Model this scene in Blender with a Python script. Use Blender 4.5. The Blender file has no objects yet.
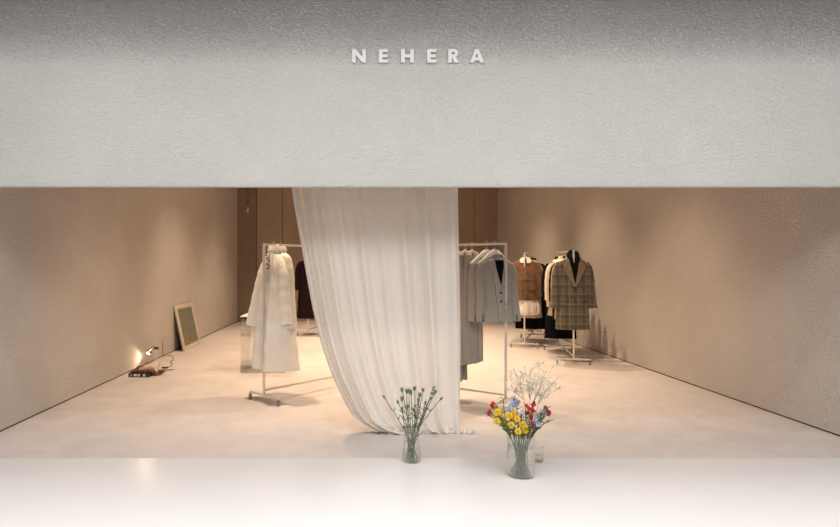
import bpy, bmesh, math, random
from mathutils import Vector, Matrix
from math import sin, cos, pi, radians as R
S = bpy.context.scene
C = S.collection
F, PX, PY, EYE = 600.0, 355.0, 267.0, 1.47

def at(px, py, d):            # photo pixel at distance d -> point in the place
    return Vector(((px-PX)/F*d, d, EYE-(py-PY)/F*d))

# ------------------------------------------------------------------ helpers
def smooth(o, ang=None):
    for p in o.data.polygons: p.use_smooth = True
    if ang is not None:
        bm = bmesh.new(); bm.from_mesh(o.data)
        for e in bm.edges:
            if len(e.link_faces) == 2 and e.calc_face_angle(0) > ang: e.smooth = False
        bm.to_mesh(o.data); bm.free()

def obj(name, bm, m, parent=None, sm=None, fix=True):
    me = bpy.data.meshes.new(name)
    if fix: bmesh.ops.recalc_face_normals(bm, faces=bm.faces)
    bm.to_mesh(me); bm.free()
    o = bpy.data.objects.new(name, me); C.objects.link(o)
    if m: me.materials.append(m)
    if parent: o.parent = parent
    if sm is not None: smooth(o, R(sm))
    return o

def tag(o, label, cat, group=None):
    o['label'] = label; o['category'] = cat
    if group: o['group'] = group
    return o
def struct(name, bm, m, sm=None):
    o = obj(name, bm, m, None, sm); o['kind'] = 'structure'; return o
def thing(name, label, cat, loc=(0,0,0), rz=0, group=None):
    o = bpy.data.objects.new(name, None); C.objects.link(o)
    o.empty_display_size = .1
    o.location = loc; o.rotation_euler = (0, 0, rz)
    return tag(o, label, cat, group)
def copy_tree(o, parent=None):
    c = o.copy(); C.objects.link(c)
    if parent: c.parent = parent
    for ch in list(o.children): copy_tree(ch, c)
    return c

def box(bm, x0, x1, y0, y1, z0, z1, bev=0, M=None):
    vs = [bm.verts.new((x, y, z)) for x in (x0, x1) for y in (y0, y1) for z in (z0, z1)]
    fs = [bm.faces.new([vs[i] for i in f]) for f in
          ((0,1,3,2),(4,6,7,5),(0,4,5,1),(2,3,7,6),(0,2,6,4),(1,5,7,3))]
    if bev:
        es = list({e for f in fs for e in f.edges})
        r = bmesh.ops.bevel(bm, geom=es, offset=bev, segments=2, affect='EDGES', profile=.5)
        vs = [v for v in vs if v.is_valid] + [v for v in r['verts'] if v.is_valid]
    if M is not None:
        for v in set(vs): v.co = M @ v.co
    return bm

def tube(bm, pts, rad, n=8, flat=1.0, cap=True, side=None):
    pts = [Vector(p) for p in pts]
    rs = rad if isinstance(rad, (list, tuple)) else [rad]*len(pts)
    rings = []; ref = None
    for i, p in enumerate(pts):
        t = (pts[min(i+1, len(pts)-1)] - pts[max(i-1, 0)]).normalized()
        if ref is None:
            ref = Vector(side) if side else (Vector((0,0,1)) if abs(t.z) < .9 else Vector((1,0,0)))
        a = (ref - t*ref.dot(t)).normalized(); b = t.cross(a); ref = a
        rings.append([bm.verts.new(p + a*cos(2*pi*k/n)*rs[i] + b*sin(2*pi*k/n)*rs[i]*flat) for k in range(n)])
    for i in range(len(rings)-1):
        for k in range(n):
            bm.faces.new((rings[i][k], rings[i][(k+1)%n], rings[i+1][(k+1)%n], rings[i+1][k]))
    if cap:
        bm.faces.new(rings[0][::-1]); bm.faces.new(rings[-1])
    return rings

def bez(p0, p1, p2, n=8):
    p0, p1, p2 = Vector(p0), Vector(p1), Vector(p2)
    return [p0*(1-t)**2 + p1*2*t*(1-t) + p2*t*t for t in [i/n for i in range(n+1)]]

def lathe(bm, prof, n=32, c=(0,0,0), wob=None):
    rings = []
    for r, z in prof:
        if r < 1e-5: rings.append([bm.verts.new((c[0], c[1], c[2]+z))])
        else: rings.append([bm.verts.new((c[0]+r*cos(2*pi*k/n)*(1 if not wob else wob(k/n, z)),
                                          c[1]+r*sin(2*pi*k/n)*(1 if not wob else wob(k/n, z)), c[2]+z)) for k in range(n)])
    for a, b in zip(rings, rings[1:]):
        for k in range(n):
            if len(a) == 1: bm.faces.new((a[0], b[k], b[(k+1)%n]))
            elif len(b) == 1: bm.faces.new((a[k], b[0], a[(k+1)%n]))
            else: bm.faces.new((a[k], a[(k+1)%n], b[(k+1)%n], b[k]))

def interp(tab, z):           # tab sorted by key (descending or ascending) -> linear
    t = sorted(tab)
    if z <= t[0][0]: return list(t[0][1:])
    for a, b in zip(t, t[1:]):
        if z <= b[0]:
            f = (z-a[0])/(b[0]-a[0])
            return [a[i]+(b[i]-a[i])*f for i in range(1, len(a))]
    return list(t[-1][1:])
def interp_s(tab, z):         # smooth (catmull-rom) version
    t = sorted(tab); n = len(t)
    if z <= t[0][0]: return list(t[0][1:])
    if z >= t[-1][0]: return list(t[-1][1:])
    for i in range(n-1):
        if z <= t[i+1][0]:
            a, b = t[i], t[i+1]; h = b[0]-a[0]; f = (z-a[0])/h
            out = []
            for k in range(1, len(a)):
                m0 = (b[k]-t[i-1][k])/(b[0]-t[i-1][0]) if i > 0 else (b[k]-a[k])/h
                m1 = (t[i+2][k]-a[k])/(t[i+2][0]-a[0]) if i+2 < n else (b[k]-a[k])/h
                out.append((2*f**3-3*f*f+1)*a[k]+(f**3-2*f*f+f)*h*m0+(-2*f**3+3*f*f)*b[k]+(f**3-f*f)*h*m1)
            return out

# ------------------------------------------------------------------ materials
def mat(name, col, rough=.6, metal=0, noise=None, bump=None, spec=.5, sheen=0, trans=0, extra=None):
    """noise=(scale, amount, detail); bump=(scale, strength, distance, detail)"""
    m = bpy.data.materials.new(name); m.use_nodes = True
    nt = m.node_tree; N = nt.nodes; L = nt.links
    b = N['Principled BSDF']
    b.inputs['Roughness'].default_value = rough; b.inputs['Metallic'].default_value = metal
    b.inputs['Specular IOR Level'].default_value = spec
    b.inputs['Sheen Weight'].default_value = sheen
    b.inputs['Transmission Weight'].default_value = trans
    b.inputs['Base Color'].default_value = (*col, 1)
    tc = N.new('ShaderNodeTexCoord')
    if noise:
        n = N.new('ShaderNodeTexNoise'); n.inputs['Scale'].default_value = noise[0]
        n.inputs['Detail'].default_value = noise[2] if len(noise) > 2 else 4
        L.new(tc.outputs['Object'], n.inputs['Vector'])
        r = N.new('ShaderNodeValToRGB'); a = noise[1]
        r.color_ramp.elements[0].position = .3; r.color_ramp.elements[1].position = .7
        r.color_ramp.elements[0].color = (*[c*(1-a) for c in col], 1)
        r.color_ramp.elements[1].color = (*[min(1, c*(1+a)) for c in col], 1)
        L.new(n.outputs['Fac'], r.inputs['Fac']); L.new(r.outputs['Color'], b.inputs['Base Color'])
    if bump:
        n2 = N.new('ShaderNodeTexNoise'); n2.inputs['Scale'].default_value = bump[0]
        n2.inputs['Detail'].default_value = bump[3] if len(bump) > 3 else 4
        L.new(tc.outputs['Object'], n2.inputs['Vector'])
        bp = N.new('ShaderNodeBump'); bp.inputs['Strength'].default_value = bump[1]; bp.inputs['Distance'].default_value = bump[2]
        L.new(n2.outputs['Fac'], bp.inputs['Height']); L.new(bp.outputs['Normal'], b.inputs['Normal'])
    if extra: extra(m, nt, b, tc)
    return m

def stucco(name, col, sc=30, dist=.012, amt=.05, band=0):
    """trowelled plaster: ridges of warped noise in two sizes"""
    def ex(m, nt, b, tc):
        N, L = nt.nodes, nt.links
        n1 = N.new('ShaderNodeTexNoise'); n1.inputs['Scale'].default_value = sc; n1.inputs['Detail'].default_value = 5
        n1.inputs['Roughness'].default_value = .6; n1.inputs['Distortion'].default_value = .6
        n2 = N.new('ShaderNodeTexVoronoi'); n2.feature = 'SMOOTH_F1'; n2.inputs['Scale'].default_value = sc*1.1
        mp = N.new('ShaderNodeMapping'); mp.inputs['Rotation'].default_value = (0, R(25), 0); mp.inputs['Scale'].default_value = (.65, .9, 1.25)
        L.new(tc.outputs['Object'], mp.inputs['Vector'])
        L.new(mp.outputs[0], n1.inputs['Vector'])
        mx = N.new('ShaderNodeMix'); mx.data_type = 'VECTOR'
        va = N.new('ShaderNodeVectorMath'); va.operation = 'MULTIPLY_ADD'
        va.inputs[1].default_value = (.06, .06, .06)
        L.new(n1.outputs['Color'], va.inputs[0]); L.new(mp.outputs[0], va.inputs[2])
        L.new(va.outputs[0], n2.inputs['Vector'])
        ma = N.new('ShaderNodeMath'); ma.operation = 'MULTIPLY_ADD'; ma.inputs[1].default_value = .28
        L.new(n2.outputs['Distance'], ma.inputs[0]); L.new(n1.outputs['Fac'], ma.inputs[2])
        bp = N.new('ShaderNodeBump'); bp.invert = True; bp.inputs['Strength'].default_value = 1.0; bp.inputs['Distance'].default_value = dist
        if band:
            sp = N.new('ShaderNodeSeparateXYZ'); L.new(tc.outputs['Object'], sp.inputs[0])
            mr = N.new('ShaderNodeMapRange'); mr.inputs['From Min'].default_value = 3.0; mr.inputs['From Max'].default_value = 3.3
            mr.inputs['To Min'].default_value = dist; mr.inputs['To Max'].default_value = dist*band
            L.new(sp.outputs['Z'], mr.inputs['Value']); L.new(mr.outputs[0], bp.inputs['Distance'])
        L.new(ma.outputs[0], bp.inputs['Height']); L.new(bp.outputs['Normal'], b.inputs['Normal'])
    return mat(name, col, .9, noise=(1.3, amt, 6), spec=.2, extra=ex)

def fabric(name, col, amt=.06, rough=.9, sc=60, bs=.4):
    return mat(name, col, rough, noise=(sc, amt, 3), bump=(260, bs, .002, 2), spec=.1, sheen=(.15 if max(col) > .1 else 0))

M = {}
M['facade'] = stucco('facade_plaster', (.60, .585, .565), 66, .012, .04, band=3.5)
M['wall'] = stucco('wall_plaster', (.65, .592, .542), 42, .024, .05)
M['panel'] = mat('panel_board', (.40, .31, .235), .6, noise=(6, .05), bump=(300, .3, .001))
M['panel_dark'] = mat('panel_board_dark', (.27, .205, .155), .6, noise=(6, .06), bump=(300, .3, .001))  # darker copy of the panel board, recess shade put into its colour
M['gap'] = mat('dark_joint', (.03, .022, .016), .9)
M['ceiling'] = mat('ceiling_paint', (.45, .39, .33), .9)
M['letters'] = mat('letter_paint', (.76, .755, .745), .5)
M['pavement'] = mat('pavement_stone', (.34, .33, .32), .8, noise=(4, .1))
def floor_ex(m, nt, b, tc):
    N, L = nt.nodes, nt.links
    n = N.new('ShaderNodeTexNoise'); n.inputs['Scale'].default_value = 2.2; n.inputs['Detail'].default_value = 8
    n.inputs['Roughness'].default_value = .62; n.inputs['Distortion'].default_value = 1.2
    L.new(tc.outputs['Object'], n.inputs['Vector'])
    r = N.new('ShaderNodeValToRGB'); e = r.color_ramp.elements
    e[0].position = .36; e[0].color = (.56, .51, .49, 1); e[1].position = .62; e[1].color = (.64, .583, .557, 1)
    L.new(n.outputs['Fac'], r.inputs['Fac']); L.new(r.outputs['Color'], b.inputs['Base Color'])
    r2 = N.new('ShaderNodeMapRange'); r2.inputs['To Min'].default_value = .42; r2.inputs['To Max'].default_value = .62
    L.new(n.outputs['Fac'], r2.inputs['Value']); L.new(r2.outputs[0], b.inputs['Roughness'])
M['floor'] = mat('microcement_floor', (.78, .71, .65), .55, spec=.35, bump=(90, .15, .002), extra=floor_ex)
M['ledge'] = mat('white_ledge', (.83, .81, .81), .35, noise=(2, .015), bump=(5, .05, .004), spec=.45)
M['rack'] = mat('rack_enamel', (.70, .66, .61), .35, metal=.35)
M['wheel'] = mat('caster_rubber', (.25, .2, .16), .5)
M['hanger'] = mat('hanger_cream', (.83, .79, .72), .4)
M['hook'] = mat('hook_metal', (.75, .7, .62), .25, metal=1)
M['cream'] = fabric('cream_wool', (.86, .79, .69), .03)
M['cream2'] = fabric('ivory_wool', (.80, .71, .60), .03)
M['taupe_lining'] = fabric('grey_taupe_lining', (.46, .40, .38))
M['grey'] = fabric('grey_wool', (.34, .308, .27), .08)
M['grey_warm'] = fabric('warm_grey_wool', (.35, .305, .265), .08)
M['grey_blue'] = fabric('blue_grey_lining', (.30, .33, .37))
M['grey_trouser'] = fabric('grey_trouser_wool', (.33, .295, .26), .08)
M['black'] = fabric('black_wool', (.005, .0045, .005))
M['plum'] = fabric('plum_black_wool', (.016, .006, .009))
M['maroon'] = fabric('dark_red_brown_wool', (.10, .035, .025))
M['beige'] = fabric('beige_wool', (.58, .46, .34))
M['taupe'] = fabric('taupe_wool', (.36, .28, .21))
M['white_cotton'] = fabric('white_cotton', (.80, .74, .66), .03)
M['suede'] = mat('brown_suede', (.155, .072, .030), .75, noise=(9, .3, 5), bump=(120, .4, .002), sheen=.3)
M['button'] = mat('dark_button', (.02, .018, .016), .3)
def plaid_ex(m, nt, b, tc):
    N, L = nt.nodes, nt.links
    sp = N.new('ShaderNodeSeparateXYZ'); L.new(tc.outputs['Object'], sp.inputs[0])
    def stripe(out, per, wid, off):
        a = N.new('ShaderNodeMath'); a.operation = 'MULTIPLY_ADD'; a.inputs[1].default_value = 1/per; a.inputs[2].default_value = off
        L.new(out, a.inputs[0])
        f = N.new('ShaderNodeMath'); f.operation = 'FRACT'; L.new(a.outputs[0], f.inputs[0])
        l = N.new('ShaderNodeMath'); l.operation = 'LESS_THAN'; l.inputs[1].default_value = wid; L.new(f.outputs[0], l.inputs[0])
        return l.outputs[0]
    cur = None
    base = N.new('ShaderNodeRGB'); base.outputs[0].default_value = (.125, .096, .072, 1); cur = base.outputs[0]
    for out, per, wid, off, col, k in ((sp.outputs['X'], .125, .42, .1, (.05, .048, .045, 1), .6), (sp.outputs['Z'], .15, .4, .2, (.05, .048, .042, 1), .5),
                                  (sp.outputs['X'], .125, .09, .70, (.36, .28, .20, 1), .35), (sp.outputs['Z'], .15, .07, .80, (.36, .28, .20, 1), .35)):
        s = stripe(out, per, wid, off)
        mu = N.new('ShaderNodeMath'); mu.operation = 'MULTIPLY'; mu.inputs[1].default_value = k; L.new(s, mu.inputs[0])
        mx = N.new('ShaderNodeMix'); mx.data_type = 'RGBA'
        L.new(mu.outputs[0], mx.inputs[0]); L.new(cur, mx.inputs[6]); mx.inputs[7].default_value = col
        cur = mx.outputs[2]
    L.new(cur, b.inputs['Base Color'])
M['plaid_lapel'] = fabric('brown_lapel_wool', (.175, .135, .095), .2, sc=25)
M['plaid'] = mat('brown_plaid_wool', (.3, .24, .17), .9, bump=(250, .4, .002), sheen=.2, spec=.15, extra=plaid_ex)

def curtain_mat():
    m = bpy.data.materials.new('sheer_curtain'); m.use_nodes = True
    nt = m.node_tree; N, L = nt.nodes, nt.links
    N.remove(N['Principled BSDF']); out = N['Material Output']
    d = N.new('ShaderNodeBsdfDiffuse'); d.inputs['Color'].default_value = (.90, .89, .875, 1)
    t = N.new('ShaderNodeBsdfTranslucent'); t.inputs['Color'].default_value = (.88, .84, .78, 1)
    tr = N.new('ShaderNodeBsdfTransparent')
    mx = N.new('ShaderNodeMixShader'); mx.inputs[0].default_value = .36
    L.new(d.outputs[0], mx.inputs[1]); L.new(t.outputs[0], mx.inputs[2])
    mx2 = N.new('ShaderNodeMixShader'); mx2.inputs[0].default_value = .04
    L.new(mx.outputs[0], mx2.inputs[1]); L.new(tr.outputs[0], mx2.inputs[2]); L.new(mx2.outputs[0], out.inputs[0])
    tc = N.new('ShaderNodeTexCoord'); n = N.new('ShaderNodeTexNoise'); n.inputs['Scale'].default_value = 220
    bp = N.new('ShaderNodeBump'); bp.inputs['Strength'].default_value = .2; bp.inputs['Distance'].default_value = .001
    L.new(tc.outputs['Object'], n.inputs[0]); L.new(n.outputs[0], bp.inputs['Height']); pass
    return m
M['curtain'] = curtain_mat()

def thin_glass(name, tint, gloss=.9, base=.04, rough=.02, fres=1.45):
    m = bpy.data.materials.new(name); m.use_nodes = True
    nt = m.node_tree; N, L = nt.nodes, nt.links
    N.remove(N['Principled BSDF']); out = N['Material Output']
    tr = N.new('ShaderNodeBsdfTransparent'); tr.inputs['Color'].default_value = (*tint, 1)
    g = N.new('ShaderNodeBsdfGlossy'); g.inputs['Roughness'].default_value = rough; g.inputs['Color'].default_value = (gloss, gloss, gloss, 1)
    lw = N.new('ShaderNodeLayerWeight'); lw.inputs['Blend'].default_value = .25
    fr = N.new('ShaderNodeMath'); fr.operation = 'MULTIPLY_ADD'; fr.inputs[1].default_value = .75; fr.inputs[2].default_value = base
    L.new(lw.outputs['Facing'], fr.inputs[0])
    mx = N.new('ShaderNodeMixShader'); L.new(fr.outputs[0], mx.inputs[0])
    L.new(tr.outputs[0], mx.inputs[1]); L.new(g.outputs[0], mx.inputs[2]); L.new(mx.outputs[0], out.inputs[0])
    return m
M['glass'] = thin_glass('clear_glass', (.985, .99, .985))
M['water'] = thin_glass('vase_water', (.965, .975, .90), .8, .02)
M['acrylic'] = thin_glass('clear_acrylic', (.985, .985, .98), .7, .01)

def emit(name, col, s):
    m = bpy.data.materials.new(name); m.use_nodes = True
    b = m.node_tree.nodes['Principled BSDF']
    b.inputs['Emission Color'].default_value = (*col, 1); b.inputs['Emission Strength'].default_value = s
    b.inputs['Base Color'].default_value = (*col, 1)
    return m

# ------------------------------------------------------------------ room
XL, XR, YF, HC = -3.16, 4.20, 4.55, 4.3
YB0, YB1 = 16.1, 17.7
bm = bmesh.new()
box(bm, -8, 9, YF-.05, 18.5, -.15, 0); struct('floor', bm, M['floor'])
bm = bmesh.new(); box(bm, -9, 10, 2.55, YF-.05, -.15, .04, .012); struct('floor_ledge', bm, M['ledge'], 30)
bm = bmesh.new(); box(bm, -30, 30, -30, 2.5, -.3, -.15); box(bm, -30, -9, 2.5, 4.6, -.3, -.15); struct('ground', bm, M['pavement'])
bm = bmesh.new(); box(bm, XL-.2, XL, YF+.12, 16.4, .014, HC); struct('wall_left', bm, M['wall'])
bm = bmesh.new(); box(bm, XR, XR+.2, YF+.12, 18.2, .014, HC); struct('wall_right', bm, M['wall'])
bm = bmesh.new(); box(bm, XL-.18, XL-.004, YF+.12, 16.4, 0, .014); struct('baseboard_left', bm, M['gap'])  # near-black strip colours in the shadow gap under the left wall
bm = bmesh.new(); box(bm, XR+.004, XR+.18, YF+.12, 18.2, 0, .014); struct('baseboard_right', bm, M['gap'])  # same painted-in gap shade under the right wall
# back wall: slanting run of full-height boards with dark joints
A, B = Vector((XL, YB0, 0)), Vector((XR, YB1, 0))
dr = (B-A).normalized(); nr = Vector((-dr.y, dr.x, 0)); Lw = (B-A).length
MW = Matrix(((dr.x, nr.x, 0, A.x), (dr.y, nr.y, 0, A.y), (0, 0, 1, 0), (0, 0, 0, 1)))
bm = bmesh.new(); box(bm, 0, Lw, .05, .25, 0, HC, M=MW); struct('wall_back', bm, M['gap'])
def s_at(px):
    k = (px-PX)/F     # (A.x+dr.x s) = k (A.y+dr.y s)
    return (k*A.y-A.x)/(dr.x-k*dr.y)
seams = [0, s_at(256.5), s_at(282.5)]
w = seams[2]-seams[1]
while seams[-1]+w < Lw-.2: seams.append(seams[-1]+w)
seams.append(Lw)
for i, (a, b_) in enumerate(zip(seams, seams[1:])):
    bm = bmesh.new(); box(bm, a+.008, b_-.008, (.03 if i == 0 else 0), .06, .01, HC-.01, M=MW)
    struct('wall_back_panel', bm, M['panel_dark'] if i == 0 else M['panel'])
bm = bmesh.new(); box(bm, XL-.2, XR+.2, YF+.13, 18.2, HC, HC+.15); struct('ceiling', bm, M['ceiling'])

# facade beam: flat face that coves out toward the street near its top
ZO = 2.077
prof = [(YF+.13, ZO+.012), (YF+.012, ZO), (YF+.003, ZO+.004), (YF, ZO+.014)]
for i in range(1, 25): prof.append((YF, ZO+.014+(3.02-ZO)*i/24))
z0 = prof[-1][1]
prof += [(YF, 3.72), (YF+.13, 3.72)]
bm = bmesh.new(); nx = 2
rows = [[bm.verts.new((x, p[0], p[1])) for p in prof] for x in (-7, 8)]
for k in range(len(prof)):
    k2 = (k+1) % len(prof); bm.faces.new((rows[0][k], rows[0][k2], rows[1][k2], rows[1][k]))
bm.faces.new(rows[0]); bm.faces.new(rows[1][::-1])
struct('wall_front', bm, M['facade'], 25)
bm = bmesh.new(); box(bm, -12, 13, -4, YF+.12, 3.72, 3.9); struct('ceiling_passage', bm, M['facade'])  # unseen passage ceiling, put in to block sky light from above
bm = bmesh.new(); box(bm, -7, XL, YF, YF+.13, 0, ZO+.02); struct('wall_front_pier', bm, M['facade'])  # unseen wall piece beside the opening, added to block light
bm = bmesh.new(); box(bm, XR, 8, YF, YF+.13, 0, ZO+.02); struct('wall_front_pier', bm, M['facade'])  # right-hand light block, likewise added out of view

# lettering
def poly_prism(bm, outl, x, z, y, s, th):
    """outl in units of letter height; may have several closed convex/concave loops (bars)"""
    for loop in outl:
        f = [bm.verts.new((x+p[0]*s, y, z+p[1]*s)) for p in loop]
        g = [bm.verts.new((x+p[0]*s, y+th, z+p[1]*s)) for p in loop]
        bm.faces.new(f); bm.faces.new(g[::-1])
        for i in range(len(f)):
            j = (i+1) % len(f); bm.faces.new((f[j], f[i], g[i], g[j]))
st = .27
GL = {
 'N': [[(0,0),(st,0),(st,.58),(.78,0),(1.03,0),(1.03,1),(.76,1),(.76,.42),(.25,1),(0,1)]],
 'E': [[(0,0),(.68,0),(.68,.22),(st,.22),(st,.39),(.64,.39),(.64,.61),(st,.61),(st,.78),(.68,.78),(.68,1),(0,1)]],
 'H': [[(0,0),(st,0),(st,.38),(.68,.38),(.68,0),(.95,0),(.95,1),(.68,1),(.68,.62),(st,.62),(st,1),(0,1)]],
}
rr = [(0,0),(st,0),(st,.36)] + [(.50,0),(.84,0),(.57,.41)]
outer = [(.45+.28*cos(a), .70+.30*sin(a)) for a in [R(-75+165*i/10) for i in range(11)]]
GL['R'] = [[(0,0),(st,0),(st,1),(0,1)],
           [(st,.78),(.40,.78)] + [(.40+.09*cos(a), .695+.085*sin(a)) for a in [R(70-140*i/6) for i in range(7)]] + [(.40,.61),(st,.61),(st,.39),(.46,.39)] + outer + [(.45,1),(st,1)],
           [(st,.39),(.46,0),(.79,0),(.55,.41)]]
GL['A'] = [[(0,0),(.28,0),(.34,.17),(.70,.17),(.76,0),(1.04,0),(.65,1),(.39,1)]]
sign = thing('letter_sign', 'raised off-white letters reading NEHERA mounted on the plaster beam above the opening', 'sign', at(418, 63.3, YF))
hh = .101
for ch, px in zip('NEHERA', (352.1, 378.8, 401.0, 426.9, 447.9, 469.5)):
    bm = bmesh.new()
    if ch == 'A':
        # outer shape with a real triangular counter: build as two legs and a bar
        lp = [[(0,0),(.28,0),(.52,.70),(.52,1),(.39,1)], [(.76,0),(1.04,0),(.65,1),(.52,1),(.52,.70)], [(.34,.17),(.70,.17),(.63,.37),(.41,.37)]]
        poly_prism(bm, lp, 0, 0, 0, hh, .018)
    else: poly_prism(bm, GL[ch], 0, 0, 0, hh, .018)
    o = obj('letter', bm, M['letters'], sign)
    p = at(px, 63.3, YF)
    o.location = (p.x-sign.location.x, -.020, 0)

# ------------------------------------------------------------------ curtain
YC = 5.35
Ltab = [(0, .30), (.03, .19), (.06, .10), (.13, .0), (.257, -.085), (.4, -.155), (.551, -.220), (.8, -.300), (1.087, -.366), (1.71, -.473), (2.18, -.548), (3.0, -.66), (4.25, -.80)]
cu = thing('sheer_curtain', 'tall cream sheer curtain gathered and swept to one side, hem pooling on the floor', 'curtain', (.35, YC, 0))
NU, NV = 260, 110
rng = random.Random(4)
fold_u = [0, .045, .075, .115, .15, .19, .225, .275, .34, .42, .52, .60, .66, .74, .80, .86, .91, .955, 1.0]
def curtain_pt(u, v):
    z = 4.22*(1-v)**1.25
    L_ = interp_s(Ltab, z)[0] - .02*min(1, z/2); R_ = .932 + .012*sin(z*2)
    x = L_ + (R_-L_)*u
    # pleats, tight on the swept side, broad elsewhere
    a = 0
    dens = 1 if u > .35 else 1.0
    ph = 2*pi*(9.0*u**.68)
    a += .060*sin(ph+.25*sin(1.3*z)) + .014*sin(2.0*ph+1.1+.5*sin(z))
    amp = (1.0-.5*math.exp(-((u-.45)/.20)**2)) * (.85+.25*sin(19*u))
    y = a*amp
    lift = 0
    if z < .5:
        k = (1-z/.5)
        y += -.05*k*k + .02*k*sin(26*u)
    x += 0
    return Vector((x-.35, y, z + (max(0, .012+.01*sin(31*u)) if z < .02 else 0)))
bm = bmesh.new()
g = [[bm.verts.new(curtain_pt(i/NU, j/NV)) for i in range(NU+1)] for j in range(NV+1)]
for j in range(NV):
    for i in range(NU): bm.faces.new((g[j][i], g[j][i+1], g[j+1][i+1], g[j+1][i]))
drape = obj('drape', bm, M['curtain'], cu, 180)
bm = bmesh.new()   # hem pooled on the floor, trailing to the right
n1 = 120
def pool(i, k):
    t = i/n1; x = .20 + t*(1.09-.20)
    base = YC-.045-.02*sin(7*t) if t < .85 else YC-.035+.03*sin(60*t)
    wd = .035+.012*sin(23*t)+.01*sin(51*t+1)
    hgt = (.022+.012*sin(33*t+2)+.008*sin(77*t))*(1.0 if t < .85 else 1.25)*min(1, (1-t)*12+.15)*min(1, t*8+.05)
    a = pi*k/8
    return Vector((x-.35+.01*sin(5*a+30*t), base-YC-wd*cos(a)-.0, max(.002, hgt*sin(a)+.004*sin(90*t+3*a))))
g = [[bm.verts.new(pool(i, k)) for k in range(9)] for i in range(n1+1)]
for i in range(n1):
    for k in range(8): bm.faces.new((g[i][k], g[i+1][k], g[i+1][k+1], g[i][k+1]))
for i in range(n1): bm.faces.new((g[i][0], g[i][8], g[i+1][8], g[i+1][0]))
obj('hem', bm, M['curtain'], cu, 180)
bm = bmesh.new(); tube(bm, [(-1.25, 0, 4.235), (.65, 0, 4.235)], .012, 10); obj('curtain_rail', bm, M['hook'], cu, 40)

# ------------------------------------------------------------------ clothes rails
RL, RH = 1.6, 1.724
def make_rack():
    r = thing('clothes_rack', '', 'clothes rack')
    for y in (0, RL):
        bm = bmesh.new(); box(bm, -.0115, .0115, y-.0115, y+.0115, .085, RH, .003); obj('post', bm, M['rack'], r, 40)
        bm = bmesh.new(); box(bm, -.25, .25, y-.011, y+.011, .074, .096, .003); f = obj('foot', bm, M['rack'], r, 40)
        for x in (-.235, .235):
            bm = bmesh.new()
            tube(bm, [(x, y, .075), (x, y, .055)], .007, 8)
            box(bm, x-.013, x-.009, y-.014, y+.014, .022, .06); box(bm, x+.009, x+.013, y-.014, y+.014, .022, .06)
            box(bm, x-.013, x+.013, y-.012, y+.012, .054, .06)
            tube(bm, [(x-.008, y, .025), (x+.008, y, .025)], .025, 14)
            obj('caster', bm, M['wheel'], f, 40)
    bm = bmesh.new(); box(bm, -.0115, .0115, 0, RL, RH-.022, RH, .003); obj('top_bar', bm, M['rack'], r, 40)
    bm = bmesh.new(); box(bm, -.010, .010, .01, RL-.01, .127, .147, .003); obj('base_bar', bm, M['rack'], r, 40)
    return r
RK = {}
def rack(key, x, y, dx, dy, label, first=None):
    r = first or copy_tree(RK['left'][0])
    l = math.hypot(dx, dy); d = Vector((dx/l, dy/l, 0))
    r.location = (x, y, 0); r.rotation_euler = (0, 0, math.atan2(-d.x, d.y))
    r['label'] = label; r['group'] = 'clothes racks on casters'
    RK[key] = (r, Vector((x, y, 0)), d)
rack('left', -.985, 6.49, .67, .742, 'pale metal clothes rack on casters holding the cream coats, left of the curtain', make_rack())
rack('mid', 1.57, 6.25, -.80, .60, 'pale metal clothes rack on casters holding grey blazers and trousers, just right of the curtain')
rack('plaid', 3.286, 9.02, .33, 1.72, 'clothes rack on casters holding the plaid coat, nearest the right wall')
rack('brown', 3.065, 10.85, .64, 1.6, 'clothes rack on casters holding the brown suede jacket, at the back right')
rack('dark', -1.0, 12.75, .45, 1.4, 'small-looking distant clothes rack holding dark plum coats at the back left')

# hangers
def make_hanger():
    h = thing('clothes_hanger', '', 'hanger')
    bm = bmesh.new()
    pts = [(.0, 0, -.115), (0, 0, -.05), (0, 0, -.028)]
    for i in range(9):
        a = R(-90+ (230)*i/8); pts.append((.016*cos(a)*1, 0, -.006+ .0-.0+.018*sin(a)))
    tube(bm, [(p[0], p[1], p[2]) for p in pts], .0026, 6)
    obj('hook', bm, M['hook'], h, 180)
    bm = bmesh.new()
    P = []; W = []
    for i in range(-12, 13):
        t = i/12; P.append((t*.172, .02*t*t, -.112-.125*abs(t)**1.25)); W.append(.012+.030*max(0, 1-abs(t)*1.3)+.010*abs(t))
    tube(bm, P, W, 10, flat=1.25)
    obj('shoulder_bar', bm, M['hanger'], h, 180)
    return h
HP = make_hanger(); HP_used = [False]
def hanger(loc, rz, label):
    if not HP_used[0]: h = HP; HP_used[0] = True
    else: h = copy_tree(HP)
    h.location = loc; h.rotation_euler = (0, 0, rz); h['label'] = label; h['group'] = 'hangers on the clothes racks'
    return h

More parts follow.
